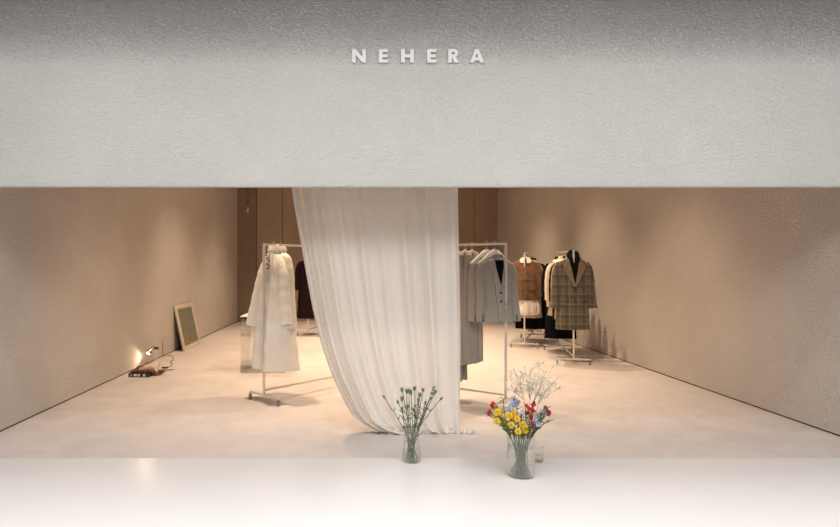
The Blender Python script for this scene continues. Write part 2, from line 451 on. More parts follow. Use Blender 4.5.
# ------------------------------------------------------------------ garments
class Garment:
    """z = 0 is the top of the neck; front faces local -Y"""
    def __init__(s, name, label, cat, loc, rz, prof, m, seed=0, fold=.02, k=(5, 9), part='body', group=None, split=None):
        s.t = thing(name, label, cat, loc, rz, group); s.prof = prof; s.m = m; s.fold = fold
        r = random.Random(seed); s.ph = [r.uniform(0, 6) for _ in range(6)]; s.k = k
        s.z1 = min(p[0] for p in prof); s.build(part)
    def f(s, th, z):
        g = max(0, min(1, (-z-.12)/(-s.z1-.12)))**1.1
        return g*s.fold*(sin(s.k[0]*th+s.ph[0]+.8*z) + .7*sin(s.k[1]*th+s.ph[1]-1.5*z) + .3*sin(s.k[1]*2*th+s.ph[2])) + .0025*sin(9*z*3+3*th+s.ph[3])
    def pt(s, th, z, sc=1.0):
        w, t = interp_s(s.prof, z)
        c, n = cos(th), sin(th)
        x = w*math.copysign(abs(c)**.85, c)*sc; y = t*math.copysign(abs(n)**.8, n)*sc
        f = s.f(th, z)
        return Vector((x + f*c*.7, y + f*n, z))
    def front(s, x, z, off):
        w, t = interp_s(s.prof, z)
        c = max(-.995, min(.995, x/w)); c = math.copysign(abs(c)**(1/.85), c)
        th = -math.acos(c)
        p = s.pt(th, z)
        return Vector((x, p.y-off, z))
    def build(s, part):
        bm = bmesh.new(); n = 72; zs = sorted({p[0] for p in s.prof}, reverse=True)
        zz = []
        for a, b in zip(zs, zs[1:]):
            q = max(2, int(abs(a-b)/.02)); zz += [a+(b-a)*i/q for i in range(q)]
        zz.append(zs[-1])
        rings = [[bm.verts.new(s.pt(2*pi*k/n, z)) for k in range(n)] for z in zz]
        for z, sc in ((zs[-1]+.001, .95), (zs[-1]+.10, .90)):
            q = [s.pt(2*pi*k/n, max(z, zs[-1]), sc) for k in range(n)]
            rings.append([bm.verts.new((p.x, p.y, z)) for p in q])
        for a, b in zip(rings, rings[1:]):
            for k in range(n): bm.faces.new((a[k], a[(k+1)%n], b[(k+1)%n], b[k]))
        bm.faces.new(rings[-1]); bm.faces.new(rings[0][::-1])
        obj(part, bm, s.m, s.t, 60)
    def strip(s, name, Lp, Rp, m=None, off=.008, th=.006, n=6, parent=None):
        """panel lying on the front between two polylines of (x,z)"""
        m = m or s.m; bm = bmesh.new(); rows = []
        LL, RR = [], []
        for i in range(len(Lp)-1):
            for q in range(6):
                f = q/6; LL.append([Lp[i][j]*(1-f)+Lp[i+1][j]*f for j in (0, 1)]); RR.append([Rp[i][j]*(1-f)+Rp[i+1][j]*f for j in (0, 1)])
        LL.append(Lp[-1]); RR.append(Rp[-1])
        A_, B_ = [], []
        for l, r in zip(LL, RR):
            ra, rb = [], []
            for i in range(n+1):
                f = i/n; x = l[0]*(1-f)+r[0]*f; z = l[1]*(1-f)+r[1]*f
                p = s.front(x, min(z, -.001), off + th); ra.append(bm.verts.new((p.x, p.y, z)))
                p = s.front(x, min(z, -.001), off - .01); rb.append(bm.verts.new((p.x, p.y, z)))
            A_.append(ra); B_.append(rb)
        R_ = len(A_)
        for i in range(R_-1):
            for k in range(n):
                bm.faces.new((A_[i][k], A_[i][k+1], A_[i+1][k+1], A_[i+1][k]))
                bm.faces.new((B_[i][k], B_[i+1][k], B_[i+1][k+1], B_[i][k+1]))
            bm.faces.new((A_[i][0], A_[i+1][0], B_[i+1][0], B_[i][0])); bm.faces.new((A_[i][n], B_[i][n], B_[i+1][n], A_[i+1][n]))
        for k in range(n):
            bm.faces.new((A_[0][k], B_[0][k], B_[0][k+1], A_[0][k+1])); bm.faces.new((A_[-1][k], A_[-1][k+1], B_[-1][k+1], B_[-1][k]))
        return obj(name, bm, m, parent or s.t, 40)
    def buttons(s, pts, m=None, r=.009, off=.016, name='button'):
        for x, z in pts:
            bm = bmesh.new(); p = s.front(x, z, off)
            tube(bm, [(p.x, p.y+.004, p.z), (p.x, p.y-.004, p.z)], [r, r*.85], 12)
            obj(name, bm, m or M['button'], s.t, 40)
    def sleeve(s, sd, pts, rads, m=None, flat=.8, buttons=0, cuff=None, wr=.004):
        bm = bmesh.new(); path = []; rr = []
        N_ = 26
        tab = [(i, *p, r) for i, (p, r) in enumerate(zip(pts, rads))]
        for i in range(N_+1):
            q = interp_s(tab, (len(pts)-1)*i/N_)
            path.append((sd*q[0], q[1], q[2])); rr.append(q[3]*(1+.03*sin(i*1.3+s.ph[4])))
        path[0] = (path[0][0], path[0][1], path[0][2])
        e = Vector(path[-1]) - Vector(path[-2]); e.normalize()
        path += [tuple(Vector(path[-1])-e*.0005), tuple(Vector(path[-1])-e*.06)]; rr += [rr[-1]*.9, rr[-1]*.85]
        rings = tube(bm, path[:N_+1], rr[:N_+1], 20, flat=flat, cap=False, side=(1, 0, 0))
        inner = []
        for k, v in enumerate(rings[-1]):
            c = Vector(path[N_]); inner.append(bm.verts.new(c + (v.co-c)*.85 - e*.05))
        for k in range(20): bm.faces.new((rings[-1][k], rings[-1][(k+1)%20], inner[(k+1)%20], inner[k]))
        bm.faces.new(inner); bm.faces.new(rings[0][::-1])
        o = obj('sleeve', bm, m or s.m, s.t, 60)
        if cuff:
            bm = bmesh.new(); c0 = Vector(path[N_]); c1 = c0 - e*cuff
            tube(bm, [c1, c0], [rr[N_]*1.10, rr[N_]*1.12], 20, flat=flat, side=(1, 0, 0)); obj('cuff', bm, m or s.m, o, 60)
        for b_ in range(buttons):
            bm = bmesh.new(); c = Vector(path[N_]) - e*(.02+.022*b_) + Vector((-.012*sd, -rr[N_]*flat*1.02, 0))
            tube(bm, [(c.x, c.y+.005, c.z), (c.x, c.y-.005, c.z)], .009, 10); obj('button', bm, M['button'], o, 40)
        return o
    def collar(s, r=.068, h=.045, flare=1.25, m=None, name='collar', a0=-50, a1=230, depth=.8, tilt=0):
        bm = bmesh.new(); n = 30; g = []
        for i in range(n+1):
            a = R(a0+(a1-a0)*i/n); row = []
            for rr, zz in ((r*.92, -.03), (r*.93, h), (r*1.0, h+.008), (r*flare, h*.25), (r*flare*1.0, h*.1), (r*1.0, -.03)):
                row.append(bm.verts.new((rr*cos(a), rr*depth*sin(a), zz+tilt*sin(a))))
            g.append(row)
        for i in range(n):
            for k in range(6): bm.faces.new((g[i][k], g[i+1][k], g[i+1][(k+1)%6], g[i][(k+1)%6]))
        bm.faces.new(g[0]); bm.faces.new(g[-1][::-1])
        return obj(name, bm, m or s.m, s.t, 50)

def on(key, dist, drop):
    r, p, d = RK[key]
    q = p + d*dist
    return Vector((q.x, q.y, RH-.011-drop)), r.rotation_euler.z

def coat_prof(L_, sh=.21, hem=.26, t=.085, th=.12):
    return [(0, .058, .05), (-.02, .075, .055), (-.04, .125, .062), (-.065, sh*.92, .068), (-.10, sh, .075), (-.25, sh*.98+(hem-sh)*.1, t), (-L_*.5, sh+(hem-sh)*.45, (t+th)/2), (-L_*.8, sh+(hem-sh)*.8, th*.95), (-L_, hem, th)]
NECK = .115
def hang(key, dist, rz_off, label, cat='hanger'):
    p, rz = on(key, dist, 0)
    hanger(p + Vector((0, 0, .019)), rz+rz_off, label)
    return p, rz+rz_off

def fl(px, py, z=.006):
    d = (EYE-z)*F/(py-PY); return Vector(((px-PX)/F*d, d, z))
# --- left rack: two cream coats
p, rz = hang('left', .14, R(8), 'clothes hanger in the front cream coat on the left rack')
g = Garment('coat', 'long cream A-line coat with dark snaps at its funnel collar, front of the left rack', 'coat',
            p-Vector((0, 0, .062)), rz, [(0, .05, .05), (-.03, .065, .058), (-.07, .10, .066), (-.12, .145, .072), (-.18, .165, .08), (-.35, .180, .095), (-.65, .215, .12), (-1.0, .25, .14), (-1.30, .275, .15)],
            M['cream'], 3, .034, (4, 7))
g.sleeve(-1, [(.105, 0, -.13), (.155, -.01, -.27), (.195, -.03, -.50), (.265, -.05, -.83)], [.050, .064, .075, .088], flat=.9)
g.sleeve(1, [(.105, 0, -.13), (.155, -.01, -.27), (.185, -.02, -.50), (.215, -.04, -.80)], [.05, .062, .070, .075], flat=.9)
g.collar(.062, .055, 1.25, a0=-80, a1=250, tilt=.012)
g.strip('placket', [(-.075, -.045), (-.10, -.10), (-.075, -.20), (-.03, -.26)], [(.03, -.02), (.045, -.08), (.055, -.17), (.035, -.25)], M['cream2'], off=.006, th=.008)
g.buttons([(-.035, -.055), (-.01, -.085), (.015, -.115), (-.01, -.15), (.02, -.165), (.005, -.195)], r=.010, off=.024, name='snap')
g.strip('front_edge', [(.04, -.25), (.055, -.7), (.075, -1.28)], [(.065, -.25), (.085, -.7), (.115, -1.28)], off=.003, th=.005)
p, rz = hang('left', .235, R(-10), 'clothes hanger in the second cream coat on the left rack')
g = Garment('coat', 'ivory cape coat with grey-taupe lower panel behind the front cream coat, left rack', 'coat',
            p-Vector((0, 0, .066)), rz, coat_prof(.84, .18, .25, .09, .12), M['cream2'], 8, .022)
g.collar(.064, .045, 1.3, a0=-70, a1=240)
g.sleeve(1, [(.14, 0, -.10), (.18, 0, -.26), (.20, -.01, -.50), (.235, -.01, -.84)], [.055, .062, .068, .075], flat=.9)
g.sleeve(-1, [(.15, 0, -.10), (.21, 0, -.26), (.24, -.01, -.50), (.26, -.01, -.80)], [.055, .07, .075, .072], flat=.9)
sk = Garment('_tmp', 'x', 'x', (0, 0, 0), 0, [(-.6, .17, .06), (-.9, .20, .09), (-1.27, .235, .10)], M['taupe_lining'], 5, .03, (5, 8), part='lower_panel')
for ch in list(sk.t.children): ch.parent = g.t
bpy.data.objects.remove(sk.t)

# --- middle rack: blazers
def blazer(key, dist, rzo, lab, m, seed, front=True, hlab=''):
    p, rz = hang(key, dist, rzo, hlab)
    g = Garment('blazer', lab, 'blazer', p-Vector((.0, 0, .140))+Vector((.02, 0, 0)), rz,
        [(0, .07, .048), (-.012, .088, .052), (-.026, .125, .06), (-.05, .160, .066), (-.085, .176, .075), (-.25, .168, .09), (-.38, .162, .095), (-.52, .175, .10), (-.68, .190, .105)], m, seed, .008, (4, 7))
    pts = [(.145, 0, -.075), (.172, 0, -.17), (.182, -.015, -.38), (.205, -.05, -.675)]
    for sd in (-1, 1): g.sleeve(sd, pts, [.048, .056, .052, .045], flat=1.0, buttons=3)
    # black patch painting the shade inside the V, collarless edge, front overlap
    g.strip('lining', [(-.065, -.002), (-.05, -.10), (-.006, -.30)], [(.065, -.002), (.055, -.10), (.004, -.30)], M['black'], off=.003, th=.003)
    g.strip('back_facing', [(-.055, .025), (-.05, -.03)], [(.055, .025), (.05, -.03)], M['grey_blue'], off=.006, th=.003)
    g.strip('lapel', [(-.105, -.012), (-.095, -.12), (-.055, -.32), (-.02, -.67)], [(-.058, .01), (-.046, -.10), (.004, -.31), (.022, -.67)], off=.009, th=.009)
    g.strip('lapel', [(.052, .01), (.044, -.10), (.006, -.31)], [(.105, -.012), (.085, -.12), (.03, -.33)], off=.007, th=.008)
    g.buttons([(-.005, -.37), (-.005, -.46)], r=.013, off=.027)
    for sd in (-1, 1): g.strip('pocket', [(sd*.10-.055, -.48), (sd*.10-.055, -.50)], [(sd*.10+.055, -.48), (sd*.10+.055, -.50)], off=.005, th=.006)
    return g
blazer('mid', .125, R(-42), 'grey collarless two-button blazer with open dark V neck, at the front of the middle rack', M['grey'], 1, hlab='broad cream hanger in the front grey blazer beside the post')
blazer('mid', .215, R(-40), 'warm grey blazer mostly hidden behind the front grey blazer on the middle rack', M['grey_warm'], 2, hlab='broad cream hanger in the second grey blazer')

def trousers(key, dist, rzo, lab, m, L_, seed, w=.135, hlab='', hemw=1.3):
    p, rz = on(key, dist, 0); rz += rzo
    h = thing('trouser_hanger', hlab, 'hanger', p+Vector((0, 0, .019)), rz, 'clip hangers on the middle rack')
    bm = bmesh.new(); pts = [(0, 0, -.10), (0, 0, -.028)]
    for i in range(9):
        a = R(-90+230*i/8); pts.append((.016*cos(a), 0, -.006+.018*sin(a)))
    tube(bm, pts, .0026, 6); obj('hook', bm, M['hook'], h, 180)
    bm = bmesh.new()
    tube(bm, [(-.12, 0, -.105), (-.05, 0, -.10), (0, 0, -.085), (.05, 0, -.10), (.12, 0, -.105)], [.009, .011, .017, .011, .009], 10)
    obj('crossbar', bm, M['hanger'], h, 180)
    for x in (-.105, .105):
        bm = bmesh.new(); box(bm, x-.014, x+.014, -.017, .017, -.15, -.095, .004); obj('clip', bm, M['hanger'], h, 40)
    t = thing('trousers', lab, 'trousers', p-Vector((0, 0, .12)), rz, None)
    r = random.Random(seed)
    for sd in (-1, 1):
        bm = bmesh.new(); n = 36; rings = []
        ph = r.uniform(0, 6)
        for i in range(41):
            f = i/40; z = -f*L_; c = sd*w*(.46+.08*f); hw = w*(.56+(.5*hemw-.56)*f)*1.0; tk = .035+.045*min(1, f*4)
            rings.append([bm.verts.new((c+hw*cos(2*pi*k/n)+.008*f*sin(3*2*pi*k/n+ph), (tk*math.copysign(abs(sin(2*pi*k/n))**1.3, sin(2*pi*k/n)))+.014*f*sin(5*2*pi*k/n+ph+z*2)*1, z)) for k in range(n)])
        last = [bm.verts.new((v.co.x*.98+c*.02, v.co.y*.85, v.co.z+.06)) for v in rings[-1]]; rings.append(last)
        for a, b in zip(rings, rings[1:]):
            for k in range(n): bm.faces.new((a[k], a[(k+1)%n], b[(k+1)%n], b[k]))
        bm.faces.new(rings[0][::-1]); bm.faces.new(last)
        obj('leg', bm, m, t, 60)
    bm = bmesh.new(); n = 40; ring = []
    for z, s_ in ((.0, 1.0), (.004, .97), (-.02, .93)):
        ring.append([bm.verts.new((w*s_*cos(2*pi*k/n), .042*s_*sin(2*pi*k/n), z)) for k in range(n)])
    lo = [bm.verts.new((w*1.02*cos(2*pi*k/n), .045*sin(2*pi*k/n), -.045)) for k in range(n)]
    rs = [lo]+ring
    for a, b in zip(rs, rs[1:]):
        for k in range(n): bm.faces.new((a[k], a[(k+1)%n], b[(k+1)%n], b[k]))
    bm.faces.new(rs[-1])
    obj('waistband', bm, m, t, 60)
    bm = bmesh.new(); tube(bm, [(w*.3, -.048, -.024), (w*.3, -.054, -.024)], .012, 12); obj('button', bm, M['button'], t, 40)
    return t
trousers('mid', .385, 0, 'long grey wide-leg trousers on a clip hanger beside the blazers', M['grey_trouser'], 1.15, 1, hlab='cream clip hanger holding the grey trousers nearest the blazers')
trousers('mid', .46, 0, 'second pair of long grey trousers, behind the nearest pair on the middle rack', M['grey_warm'], 1.17, 2, hlab='cream clip hanger holding the second grey trousers')
trousers('mid', .56, 0, 'grey trousers with the lowest hem, next to the curtain edge on the middle rack', M['grey_trouser'], 1.36, 3, hlab='cream clip hanger nearest the curtain edge')

# --- plain garments for the crowded back racks
def plain(key, dist, rzo, lab, cat, name, m, L_, seed, sh=.20, hem=.25, sl=.62, collar=True, hlab='', lapels=False, drop=.115, slm=None):
    p, rz = hang(key, dist, rzo, hlab)
    g = Garment(name, lab, cat, p-Vector((0, 0, drop)), rz, coat_prof(L_, sh, hem), m, seed, .016)
    if sl:
        pts = [(sh*.84, 0, -.085), (sh+.015, 0, -.19), (sh+.045, -.01, -.40), (sh+.055, -.03, -sl-.06)]
        for sd in (-1, 1): g.sleeve(sd, pts, [.052, .064, .058, .048], flat=1.0, m=slm)
    if collar: g.collar()
    if lapels:
        g.strip('lapel', [(-.10, -.02), (-.12, -.14), (-.02, -.32)], [(-.05, .0), (-.04, -.14), (.01, -.31)], off=.008, th=.008)
        g.strip('lapel', [(.05, .0), (.04, -.14), (-.0, -.31)], [(.10, -.02), (.12, -.14), (.02, -.32)], off=.006, th=.008)
    return g

# plaid coat
p, rz = hang('plaid', .07, R(6), 'hanger in the plaid coat on the rack by the right wall')
g = Garment('plaid_coat', 'brown and grey plaid overcoat with wide notched lapels, nearest the right wall', 'coat', p-Vector((0, 0, .085)), rz,
            [(0, .062, .05), (-.02, .08, .056), (-.045, .13, .064), (-.075, .185, .07), (-.12, .206, .08), (-.35, .206, .10), (-.60, .215, .11), (-.90, .24, .12), (-1.10, .248, .125)], M['plaid'], 6, .010, (4, 7))
for sd in (-1, 1): g.sleeve(sd, [(.175, 0, -.10), (.222, 0, -.22), (.248, -.01, -.45), (.278, -.04, -.78)], [.06, .074, .072, .064], flat=1.0, cuff=.05)
g.strip('lining', [(-.055, .0), (-.045, -.2), (-.004, -.44)], [(.055, .0), (.045, -.2), (.004, -.44)], M['black'], off=.003, th=.003)
g.strip('lapel', [(-.10, -.015), (-.155, -.16), (-.145, -.21), (-.02, -.46)], [(-.05, .005), (-.05, -.14), (-.045, -.2), (.01, -.45)], off=.016, th=.016, m=M['plaid_lapel'])
g.strip('lapel', [(.05, .005), (.05, -.14), (.045, -.2), (-.0, -.45)], [(.10, -.015), (.155, -.16), (.145, -.21), (.02, -.46)], off=.014, th=.016, m=M['plaid_lapel'])
g.strip('front_edge', [(-.012, -.45), (-.012, -1.09)], [(.02, -.45), (.025, -1.09)], off=.004, th=.006)
g.buttons([(-.01, -.50), (-.01, -.66)], r=.014, off=.02)
for sd in (-1, 1): g.strip('pocket_flap', [(sd*.135-.07, -.60), (sd*.135-.07, -.665)], [(sd*.135+.07, -.60), (sd*.135+.07, -.665)], off=.008, th=.008)
# black scarf in the neck of the plaid coat
sc = thing('scarf', 'black scarf draped in the neck of the plaid coat', 'scarf', g.t.location, rz)
bm = bmesh.new()
pts = [(-.010, -.098, -.36), (-.028, -.100, -.18), (-.050, -.068, -.04), (-.05, .0, .04), (0, .02, .07), (.05, .0, .04), (.050, -.068, -.04), (.028, -.100, -.18), (.010, -.103, -.40)]
pp = []
tab = [(i, *q) for i, q in enumerate(pts)]
for i in range(49): pp.append(interp_s(tab, 8*i/48))
tube(bm, pp, [.014+.026*min(1, i/12, (48-i)/12)+.003*sin(i*.9) for i in range(49)], 12, flat=.85); obj('scarf_cloth', bm, M['black'], sc, 180)

plain('plaid', .26, R(4), 'taupe coat sleeve and body directly behind the plaid coat', 'coat', 'coat', M['taupe'], .95, 11, hlab='hanger in the taupe coat behind the plaid coat', lapels=True, drop=.10)
plain('plaid', .52, R(8), 'black coat behind the taupe coat on the plaid rack', 'coat', 'coat', M['black'], .98, 12, hlab='hanger in the black coat on the plaid rack')
plain('plaid', .80, R(6), 'cream white coat seen between two black ones on the plaid rack', 'coat', 'coat', M['beige'], .92, 13, hem=.27, hlab='hanger in the cream white coat on the plaid rack', sl=.72)
g = plain('plaid', 1.22, R(8), 'long black dress reaching lowest on the plaid rack', 'dress', 'dress', M['black'], 1.34, 14, hem=.25, hlab='hanger in the long black dress on the plaid rack', sl=.5)
plain('plaid', 1.04, R(6), 'pale blouse with a short hem among the black clothes on the plaid rack', 'blouse', 'blouse', M['white_cotton'], .68, 15, hlab='hanger in the pale blouse on the plaid rack')
plain('plaid', 1.45, R(4), 'second long black dress behind the pale blouse on the plaid rack', 'dress', 'dress', M['black'], 1.30, 16, hem=.25, hlab='hanger in the second black dress on the plaid rack')

# brown suede jacket over a white shirt
p, rz = hang('brown', .08, R(16), 'hanger in the brown suede jacket at the back right')
g = Garment('suede_jacket', 'brown suede jacket with patch pockets and pale collar over a white shirt, back right', 'jacket', p-Vector((0, 0, .085)), rz,
            [(0, .06, .05), (-.02, .085, .056), (-.04, .135, .064), (-.07, .20, .07), (-.11, .218, .08), (-.35, .225, .11), (-.60, .235, .125), (-.76, .24, .13)], M['suede'], 9, .012, (4, 8))
for sd in (-1, 1): g.sleeve(sd, [(.18, 0, -.09), (.232, 0, -.20), (.25, .0, -.42), (.262, -.0, -.70)], [.058, .07, .062, .052], flat=1.0, cuff=.04)
for sd in (-1, 1):
    g.strip('collar', [(sd*.045-.03, .01), (sd*.06-.045, -.05), (sd*.05-.03, -.085)], [(sd*.045+.03, .01), (sd*.06+.045, -.05), (sd*.05+.03, -.085)], M['white_cotton'], off=.012, th=.008)
    g.strip('pocket', [(sd*.10-.065, -.36), (sd*.10-.065, -.58)], [(sd*.10+.065, -.36), (sd*.10+.065, -.58)], off=.006, th=.008)
    g.strip('pocket_flap', [(sd*.10-.07, -.345), (sd*.10-.07, -.40)], [(sd*.10+.07, -.345), (sd*.10+.07, -.40)], off=.014, th=.008)
g.strip('neck_opening', [(-.03, .0), (-.02, -.04), (-.003, -.09)], [(.03, .0), (.02, -.04), (.003, -.09)], M['black'], off=.004, th=.004)
g.strip('placket', [(-.018, -.09), (-.018, -.75)], [(.018, -.09), (.018, -.75)], off=.008, th=.007)
g.buttons([(0, -.14-.13*i) for i in range(5)], off=.022)
s2 = Garment('shirt', 'white shirt tail hanging below the brown suede jacket', 'shirt', g.t.location+Vector((0, .0, -.03)), rz,
            [(-.45, .18, .07), (-.72, .225, .11), (-.86, .255, .12), (-.97, .245, .11), (-1.0, .20, .09)], M['white_cotton'], 10, .014, (5, 9))
s2.buttons([(0, -.80), (0, -.92)], M['hanger'])
plain('brown', .34, R(12), 'beige coat directly behind the brown suede jacket', 'coat', 'coat', M['beige'], 1.07, 21, sh=.215, hem=.27, hlab='hanger in the beige coat behind the suede jacket')
plain('brown', .62, R(8), 'dark red-brown coat third from the front on the back right rack', 'coat', 'coat', M['maroon'], 1.0, 22, sh=.215, hlab='hanger in the red-brown coat on the back right rack')
plain('brown', .86, R(8), 'long black coat behind the red-brown one on the back right rack', 'coat', 'coat', M['black'], 1.32, 23, sh=.215, hem=.26, hlab='hanger in the first long black coat on the back right rack')
plain('brown', 1.26, R(4), 'very long black dress in the middle of the back right rack', 'dress', 'dress', M['black'], 1.36, 24, hem=.30, hlab='hanger in the black dress on the back right rack')
p, rz = hang('brown', 1.06, R(6), 'hanger with the pale scarf on the back right rack')
Garment('scarf', 'narrow pale scarf whose end hangs below the black hems at the back right', 'scarf', p-Vector((0, 0, .10)), rz, [(0, .03, .02), (-.1, .05, .03), (-.8, .055, .035), (-1.3, .06, .035), (-1.42, .05, .03)], M['white_cotton'], 25, .012, (3, 5))
q = fl(544.6, 335); bb_ = thing('small_box', 'small pale box on the floor behind the back right racks', 'box', (q.x, q.y, 0))
bm = bmesh.new(); box(bm, -.045, .045, -.05, .05, 0, .10, .004); obj('box_body', bm, M['white_cotton'], bb_, 30)
bm = bmesh.new(); box(bm, -.048, .048, -.053, .053, .085, .118, .004); obj('lid', bm, M['cream'], bb_, 30)
plain('brown', 1.48, R(4), 'rearmost black coat on the back right rack', 'coat', 'coat', M['black'], 1.25, 26, hem=.30, hlab='hanger in the rearmost black coat at the back right')

# distant dark coats
for i, (d, m, lab) in enumerate(((.07, 'plum', 'front plum-black coat on the distant back left rack'), (.25, 'black', 'black coat behind the plum one on the distant back left rack'),
                                 (.45, 'plum', 'third plum-black coat on the distant back left rack'), (.70, 'black', 'rearmost black coat on the distant back left rack'))):
    plain('dark', d, R(10), lab, 'coat', 'coat', M[m], 1.28, 31+i, sh=.21, hem=.26, drop=.06, hlab='hanger in the '+lab)

# ------------------------------------------------------------------ clear display table behind the cream coats
tb = thing('display_table', 'clear-sided table with a pale top behind the cream coats', 'table', (-1.28, 8.70, 0), 0)
bm = bmesh.new(); box(bm, -.31, .31, -.40, .40, .775, .79, .003); obj('tabletop', bm, M['ledge'], tb, 30)
for x0, x1, y0, y1 in ((-.305, .305, -.395, -.389), (-.305, -.299, -.388, .388), (.299, .305, -.388, .388)):
    bm = bmesh.new(); box(bm, x0, x1, y0, y1, 0, .775); obj('side_panel', bm, M['acrylic'], tb)

# ------------------------------------------------------------------ framed painting leaning on the left wall
W_, H_ = 1.07, .82
y0_, y1_ = 10.44, 11.50
bx_, tx_ = -2.955, XL+.035
lean = math.asin((bx_-tx_)/H_)
pa = thing('framed_painting', 'framed landscape painting in shades of green and brown leaning on the left wall', 'painting', (bx_, (y0_+y1_)/2, 0))
pa.rotation_euler = (0, -lean, 0)
# local: Y along wall, Z up, +X toward the room
fw, ft = .075, .038
M['frame'] = mat('frame_cream', (.66, .60, .50), .5, noise=(20, .08))
M['frame_wood'] = mat('frame_wood', (.42, .28, .16), .5, noise=(30, .15))
for nm, a in (('frame_side', (-W_/2, -W_/2+fw, 0, H_)), ('frame_side', (W_/2-fw, W_/2, 0, H_))):
    bm = bmesh.new(); box(bm, -ft, 0, a[0], a[1], a[2], a[3], .006); obj(nm, bm, M['frame'], pa, 30)
for nm, a, m_ in (('frame_rail', (-W_/2+fw, W_/2-fw, H_-fw, H_), 'frame'), ('frame_rail', (-W_/2+fw, W_/2-fw, 0, fw), 'frame')):
    bm = bmesh.new(); box(bm, -ft, 0, a[0], a[1], a[2], a[3], .006); obj(nm, bm, M[m_], pa, 30)
bm = bmesh.new()
for a in ((-W_/2+fw, -W_/2+fw+.02, fw, H_-fw), (W_/2-fw-.02, W_/2-fw, fw, H_-fw), (-W_/2+fw, W_/2-fw, fw, fw+.02), (-W_/2+fw, W_/2-fw, H_-fw-.02, H_-fw)):
    box(bm, -ft+.005, -.008, *a)
obj('inner_moulding', bm, M['frame_wood'], pa)
def paint_ex(m, nt, b, tc):
    N, L = nt.nodes, nt.links
    sp = N.new('ShaderNodeSeparateXYZ'); L.new(tc.outputs['Object'], sp.inputs[0])
    n = N.new('ShaderNodeTexNoise'); n.inputs['Scale'].default_value = 7; n.inputs['Detail'].default_value = 6; n.inputs['Distortion'].default_value = 1.2
    L.new(tc.outputs['Object'], n.inputs['Vector'])
    a = N.new('ShaderNodeMath'); a.operation = 'MULTIPLY_ADD'; a.inputs[1].default_value = 1.25; L.new(n.outputs['Fac'], a.inputs[0])
    h = N.new('ShaderNodeMath'); h.operation = 'MULTIPLY'; h.inputs[1].default_value = .5/H_; L.new(sp.outputs['Z'], h.inputs[0])
    L.new(h.outputs[0], a.inputs[2])
    r = N.new('ShaderNodeValToRGB'); e = r.color_ramp.elements
    e[0].position = .3; e[0].color = (.10, .13, .09, 1); e[1].position = 1.0; e[1].color = (.20, .21, .17, 1)
    for p_, c in ((.42, (.17, .18, .13)), (.5, (.09, .10, .07)), (.58, (.28, .16, .06)), (.66, (.34, .22, .10)), (.75, (.11, .15, .13)), (.86, (.24, .25, .19))):
        q = e.new(p_); q.color = (*c, 1)
    L.new(a.outputs[0], r.inputs[0]); L.new(r.outputs[0], b.inputs['Base Color'])
M['painting'] = mat('landscape_paint', (.3, .3, .2), .45, bump=(60, .3, .002), extra=paint_ex)
bm = bmesh.new(); box(bm, -.028, -.014, -W_/2+fw, W_/2-fw, fw, H_-fw); obj('canvas', bm, M['painting'], pa)

# ------------------------------------------------------------------ small lamp, cord, box and leather heap by the left wall
M['steel'] = mat('brushed_steel', (.62, .57, .5), .25, metal=1)
M['dark_metal'] = mat('dark_metal', (.06, .045, .035), .35, metal=.7)
M['white_metal'] = mat('white_metal', (.8, .76, .7), .4)
lx, ly = -3.02, 9.12
la = thing('floor_spot_lamp', 'small chrome spot lamp with lit bulb on a thin white stand by the left wall', 'lamp', (lx, ly, 0))
bm = bmesh.new(); lathe(bm, [(0, 0), (.05, 0), (.05, .006), (.045, .009), (0, .010)], 24); obj('base', bm, M['white_metal'], la, 40)
bm = bmesh.new()
for x in (-.012, .012): tube(bm, [(x, 0, .008), (x, 0, .235)], .0035, 8)
tube(bm, [(-.012, 0, .235), (.012, 0, .235)], .0035, 8)
obj('pole', bm, M['white_metal'], la, 40)
bm = bmesh.new(); tube(bm, [(-.028, -.01, .235), (.028, .01, .235)], .020, 12); tube(bm, [(0, 0, .235), (-.03, -.04, .25), (-.055, -.085, .243)], .012, 10); obj('clamp', bm, M['dark_metal'], la, 40)
hd = Vector((-.035, -.13, .225)); aim = (Vector((XL, 8.56, .20)) - (Vector((lx, ly, 0))+hd)).normalized()
aim = Vector((-.38, -.55, -.60)).normalized(); aim2 = Vector((-.125, -.97, -.04)).normalized()
rotq = Vector((0, 0, -1)).rotation_difference(aim)
bm = bmesh.new()
lathe(bm, [(0, .055), (.018, .052), (.022, .03), (.024, .0), (.048, -.035), (.056, -.075), (.053, -.075), (.045, -.036), (.020, -.002), (0, -.002)], 28)
for v in bm.verts: v.co = rotq @ v.co + hd
obj('lamp_shade', bm, M['steel'], la, 50)
bm = bmesh.new(); lathe(bm, [(0, -.070), (.022, -.066), (.034, -.052), (.028, -.036), (.014, -.012), (0, -.012)], 24)
for v in bm.verts: v.co = rotq @ v.co + hd
obj('bulb', bm, emit('bulb_glow', (1, .85, .62), 3.5), la, 180)
bm = bmesh.new(); lathe(bm, [(0, .07), (.010, .068), (.010, .05), (0, .05)], 12)
for v in bm.verts: v.co = rotq @ v.co + hd
obj('switch', bm, M['dark_metal'], la, 40)
cd = thing('lamp_cord', 'thin brown lamp cord curling over the floor to the wall', 'cord', (-2.80, 9.0, 0))
M['cord'] = mat('brown_cord', (.30, .17, .09), .5)
def fl(px, py, z=.006):
    d = (EYE-z)*F/(py-PY); return Vector(((px-PX)/F*d, d, z))
cp = [Vector((lx+.05, ly, .006)), fl(158, 369), fl(161, 370.5), fl(166, 368), fl(171, 366), fl(172.2, 364), fl(170.5, 362), fl(173, 360), fl(173, 357.5), fl(170, 355.5), Vector((XL+.01, 9.85, .02)), Vector((XL+.008, 9.85, .22))]
tab = [(i, *q) for i, q in enumerate(cp)]
